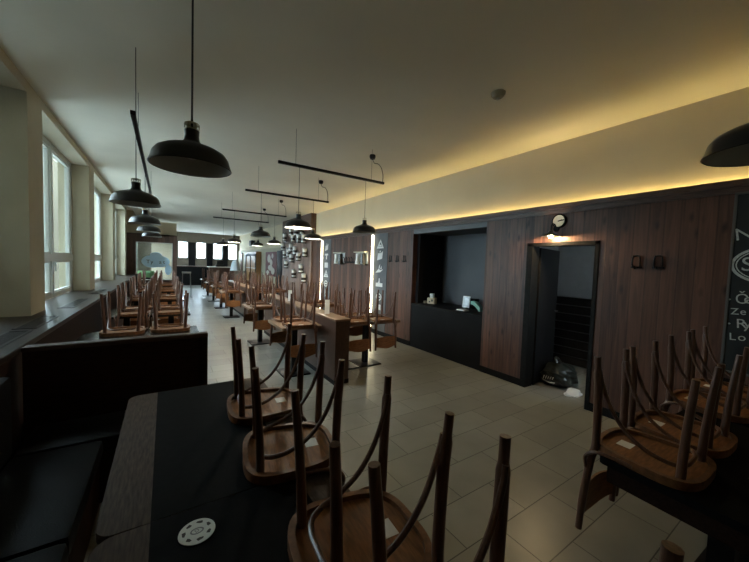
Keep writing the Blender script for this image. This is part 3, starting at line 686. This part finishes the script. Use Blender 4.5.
obj('cap', lathe(nb(), [(.068, 0), (.066, -.02), (.045, -.045), (.018, -.05), (0, -.05)], 28), mat('shade_toned_cap', (.34, .30, .21), .6), t); obj('knob', lathe(nb(), [(.015, -.05), (.017, -.065), (0, -.068)], 16), M_lining, t)  # cap colour darkened to stand for shade; the fixture matches the ceiling

# ------------------------------------------------------------------ grilles in the window sill
def grille(x0, x1, y0, y1, lab):
    t = thing('sill_grille', lab, 'vent', ((x0+x1)/2, (y0+y1)/2, 1.008), 0, 'vents in the window sill'); hx, hy = (x1-x0)/2, (y1-y0)/2
    obj('frame', prism(nb(), [(-hx, -hy), (hx, -hy), (hx, hy), (-hx, hy)], 0, .006, [(-hx+.02, -hy+.02), (hx-.02, -hy+.02), (hx-.02, hy-.02), (-hx+.02, hy-.02)]), M_iron, t, False)
    b = nb(); n = int((y1-y0)/.03)
    for k in range(1, n): y = -hy+.02+(2*hy-.04)*k/n; box(b, -hx+.02, hx-.02, y-.009, y+.009, 0, .004)
    obj('slats', b, M_iron, t, False)
grille(-1.07, -.92, 3.1, 3.75, 'dark vent grille in the window sill, nearest the viewer'); grille(-1.07, -.92, 3.85, 4.55, 'dark vent grille in the sill beside the first window pier')
grille(-1.07, -.92, 5.2, 6.2, 'dark vent grille in the sill under the second window'); grille(-1.07, -.92, 7.0, 8.0, 'dark vent grille in the sill under the third window')

# ------------------------------------------------------------------ things on the counter
t = thing('card_box', 'pale printed cardboard cube at the left end of the black counter', 'box', (4.62, 4.83, .895), R(20))
obj('carton', box(nb(), -.06, .06, -.08, .08, 0, .125, .003), M_card, t)
bm = nb(); box(bm, -.0615, -.0605, -.05, -.01, .05, .095); box(bm, -.0615, -.0605, .01, .04, .03, .06); obj('print', bm, M_ink, t, False)
t = thing('paper_tub', 'small pale tub standing on the cardboard cube', 'tub', (4.62, 4.83, 1.02))
obj('tub', lathe(nb(), [(0, 0), (.045, 0), (.05, .08), (.052, .085), (0, .087)], 24), M_white, t)
tag(obj('note_block', box(nb(), -.03, .03, -.05, .05, 0, .05, .003), M_card, None, True, (4.55, 4.98, .895)), 'low dim card block left of the cardboard cube', 'box')
t = thing('tablet_stand', 'white edged tablet standing on the right of the counter', 'tablet', (4.72, 4.03, .895), R(12))
o = obj('screen_frame', box(nb(), -.006, .006, -.075, .075, .02, .235, .004), M_wpl, t); o.rotation_euler = (0, R(8), 0)
o = obj('screen', box(nb(), -.0085, -.0065, -.05, .05, .045, .21), mat('grey_screen', (.38, .42, .48), .2), t, False); o.rotation_euler = (0, R(8), 0)
obj('stand', box(nb(), -.02, .10, -.05, .05, 0, .015, .003), M_black, t)
tag(obj('receipt_printer', box(nb(), -.07, .07, -.06, .06, 0, .19, .012), M_black, None, True, (4.90, 3.98, .895)), 'black upright box just behind the tablet', 'machine')
tag(obj('paper_stack', box(nb(), -.06, .06, -.09, .09, 0, .02, .002), M_white, None, True, (4.45, 3.86, .895)), 'flat white paper stack in front of the tablet', 'paper')
b = nb(); P = [(-.10+.2*k/10, .015+.11*math.sin(PI*k/10*.55)) for k in range(11)]
for (a, c), (d, e) in zip(P, P[1:]): box(b, -.05, .05, a, d+.001, min(c, e)-.02, max(c, e)+.035)
tag(obj('teal_cover', b, M_teal, None, False, (4.68, 3.74, .895+.005)), 'pale teal folded cover beside the tablet', 'cover')

# bag in the doorway
b = nb(); bmesh.ops.create_icosphere(b, subdivisions=4, radius=1)
for v in b.verts:
    p = v.co.copy(); n = .13*math.sin(7*p.x+3*p.z)+.10*math.sin(9*p.y-4*p.z)+.06*math.sin(15*p.z+6*p.x)
    k = 1+n*.6; sx, sy = .23, .20; q = max(abs(p.x), abs(p.y)); bx = 1/(max(q, .55)**.45)
    v.co = Vector((p.x*sx*k*bx, p.y*sy*k*bx, .15+p.z*.16*(1+.4*n)))
    if v.co.z < .004: v.co.z = .004
t = thing('rubbish_bag', 'crumpled black bag on the floor in the doorway', 'bag', (4.83, 2.32, 0))
obj('sack', b, M_bag, t)
b = nb(); tube(b, crom([(-.05, .0, .27), (-.02, .06, .37), (.04, .05, .36), (.06, .0, .28)], 5), .012, 8, flat=2); obj('handle', b, M_bag, t)
o = text('print', 'KRUPS', .07, M_wpl, t, Matrix(((0, 0, -1, -.262), (-1, 0, 0, .03), (0, 1, 0, .14), (0, 0, 0, 1)))) if False else None
b = nb()
for k in range(5): tube(b, [(-.245+.004*k, .11-.03*k, .10+.004*k), (-.25+.004*k, .095-.03*k, .15)], .006, 6)
tube(b, crom([(-.25, .12, .09), (-.262, .03, .075), (-.255, -.06, .085)], 4), .005, 6)
obj('print', b, M_jar, t)
b = nb(); n = 18
top = []
for k in range(n): a = 2*PI*k/n; top.append((.15*math.cos(a)*(1+.12*math.sin(3*a)), .10*math.sin(a)*(1+.12*math.cos(2*a))))
prism(b, top, 0, .012)
lathe(b, [(.09, .01), (.075, .05), (.02, .07), (0, .07)], 16, (0, 0, 0))
for v in b.verts: v.co.z += .012*math.sin(30*v.co.x)*(v.co.z > .011)
tag(obj('white_plastic_bag', b, M_wpl, None, True, (4.62, 2.03, .0)), 'crumpled white plastic bag beside the black bag in the doorway', 'bag')

# ------------------------------------------------------------------ far end of the hall
V = thing('glazed_vestibule', 'dark wood vestibule with a big window at the far left', 'vestibule', (-.5, 15, 0))
bm = nb(); X0, X1 = -.87, .89
box(bm, X0, -.43, 0, .08, 0, 2.55); box(bm, .745, X1, 0, .08, 0, 2.55); box(bm, -.43, .745, 0, .08, 0, .78); box(bm, -.43, .745, 0, .08, 2.24, 2.55)
box(bm, X1-.08, X1, .08, 2.6, 0, 2.55); box(bm, X0, X1, .0, 2.7, 2.50, 2.55)
obj('shell', bm, M_plankx, V, False)
obj('pane', box(nb(), -.43, .745, .035, .041, .78, 2.24), M_glass, V, False)
bm = nb(); box(bm, -.43, .745, .02, .055, .78, .81); box(bm, -.43, .745, .02, .055, 2.21, 2.24); box(bm, -.43, -.40, .02, .055, .78, 2.24); box(bm, .715, .745, .02, .055, .78, 2.24); obj('window_frame', bm, M_frame, V, False)
obj('back_screen', box(nb(), -.02, .80, 2.55, 2.65, 0, 2.5), M_upper, V, False)
bm = nb()
for i, (cx, cz, rx, rz) in enumerate(((.10, 1.50, .36, .24), (.33, 1.50, .32, .22), (.20, 1.72, .20, .14), (.60, 1.18, .11, .20))): prism(bm, circ(cx, cz, rx, rz, 28), 0, .006+.001*i)
for v in bm.verts: a, c, d = v.co; v.co = Vector((a, -d+.02, c))
so = obj('emblem', bm, M_cloud, V, False); so['label'] = 'pale blue cloud-shaped emblem on the glass'
for txt, x in (('T', -.05), ('y', .07), ('a', .34), ('t', .46)): text('lettering', txt, .20, M_ink, V, Matrix(((1, 0, 0, x), (0, 0, -1, .008), (0, 1, 0, 1.48), (0, 0, 0, 1))))
t = thing('green_sofa', 'green padded seat behind the vestibule glass', 'seat', (-.68, 15.5, 0))
obj('back', box(nb(), -.22, .32, -.06, .06, .85, 1.12, .05), M_green, t); obj('base', box(nb(), -.2, .3, -.1, .3, 0, .85, .02), M_black, t)
struct('trim_11', box(nb(), -1.38, .39, 15.5, 17.6, 2.56, CEIL-.28), M_upper)
struct('beam_left', box(nb(), -1.38, -1.0, 14.9, 24, 2.9, CEIL), M_wall)
t = thing('folding_stand', 'steel topped A-frame stand in the far aisle', 'stand', (.75, 15.6, 0))
for s in (-1, 1):
    for q in (-1, 1): b = nb(); tube(b, [(s*.17, q*.16, 0), (s*.14, q*.02, 1.04)], .014, 8); obj('leg', b, M_steel, t)
obj('top', box(nb(), -.17, .17, -.05, .05, 1.03, 1.10, .02), M_steel, t); obj('crossbar', box(nb(), -.16, .16, -.075, -.06, .45, .48), M_steel, t, False)
t = thing('back_bar', 'black bar cabinet along the far wall under the windows', 'bar', (1.4, 23.3, 0))
obj('cabinet', box(nb(), -.95, 1.0, -.35, .6, 0, 1.16), M_blackwall, t, False); obj('top', box(nb(), -.98, 1.03, -.38, .62, 1.16, 1.20, .005), M_trim, t)
for k in range(3): obj('door', box(nb(), -.92+.64*k, -.32+.64*k, -.365, -.35, .1, 1.08), M_black, t, False)
t = thing('wooden_bar_counter', 'brown wooden counter with pale top at the far end of the hall', 'counter', (2.75, 20.9, 0))
obj('body', box(nb(), -.6, .7, -.3, .3, 0, 1.2), M_div, t, False); obj('top', box(nb(), -.68, .75, -.36, .36, 1.2, 1.25, .006), M_postw, t)
t = thing('cash_register', 'small black till on the far wooden counter', 'till', (2.75, 20.9, 1.25))
obj('body', box(nb(), -.25, .2, -.15, .2, 0, .12, .01), M_black, t); o = obj('display', box(nb(), -.2, .16, -.02, .02, .12, .36, .01), M_black, t)
bm = nb(); n = 20; rings = []
for k, (r, z) in enumerate(((.19, 0), (.175, .12), (.16, .26), (.13, .36), (.07, .44), (.0, .46))):
    rings.append((r, z))
lathe(bm, rings, 24)
for v in bm.verts:
    a = math.atan2(v.co.y, v.co.x); v.co.x *= 1+.10*math.sin(5*a)*(1-v.co.z*1.8); v.co.y *= .8+.10*math.cos(4*a)
cl = tag(obj('draped_cloth', bm, M_cloth, None, True, (2.42, 14.1, TZ+.478)), 'pale blue cloth draped over upturned chair legs far down the hall', 'cloth')
# right wall beyond the pale planks
t = thing('wall_poster', 'dark red poster with pale swirling print on the far right wall', 'poster', (4.285, 15.75, 1.5))
obj('sheet', box(nb(), 0, .015, -.95, .95, -.55, .62), M_red, t, False)
bm = nb()
def blob(cx, cz, rx, rz, d=.006):
    s = nb(); prism(s, circ(cx, cz, rx, rz, 16), 0, d)
    for v in s.verts: a, b_, c = v.co; v.co = Vector((-c, -a, b_))
    me = bpy.data.meshes.new('t'); s.to_mesh(me); s.free(); bm.from_mesh(me); bpy.data.meshes.remove(me)
for q in ((-.3, .3, .28, .2), (.1, .1, .22, .16), (-.05, -.15, .4, .14), (.4, -.3, .3, .16), (-.5, -.4, .25, .12), (.3, .42, .15, .12)): blob(*q)
obj('print', bm, M_postw, t, False)
t = thing('glazed_cabinet', 'tall honey wood cabinet with glass door on the far right wall', 'cabinet', (4.15, 18.9, 0))
bm = nb(); box(bm, -.12, .13, -1.3, 1.3, 0, 2.15); obj('carcass', bm, M_honey, t, False)
bm = nb()
for a, b_ in ((-1.3, -1.15), (1.15, 1.3), (-.06, .06)): box(bm, -.15, -.12, a, b_, .1, 2.0)
box(bm, -.15, -.12, -1.3, 1.3, 1.92, 2.05); obj('door_frame', bm, M_black, t, False)
obj('shelf', box(nb(), -.14, -.12, -1.1, 1.1, 1.25, 1.28), M_wpl, t, False)
for y0, y1, nm, lab, m in ((13.75, 14.55, 'dark_panel', 'black tall panel just beyond the pale planks', M_black), (20.7, 21.6, 'dark_panel', 'dark brown tall panel near the far end of the right wall', M_trim), (22.4, 23.0, 'dark_panel', 'dark narrow panel closest to the far wall', M_trim)):
    tag(obj(nm, box(nb(), 4.235, 4.298, y0, y1, 0, 2.15, .004), m), lab, 'panel')
t = thing('wall_speaker', 'small black speaker high on the far right wall', 'speaker', (4.36, 19.6, 2.68)); obj('body', box(nb(), -.22, -.03, -.3, .3, -.16, .16, .02), M_black, t); obj('bracket', box(nb(), -.04, 0, -.05, .05, -.05, .05), M_iron, t, False)
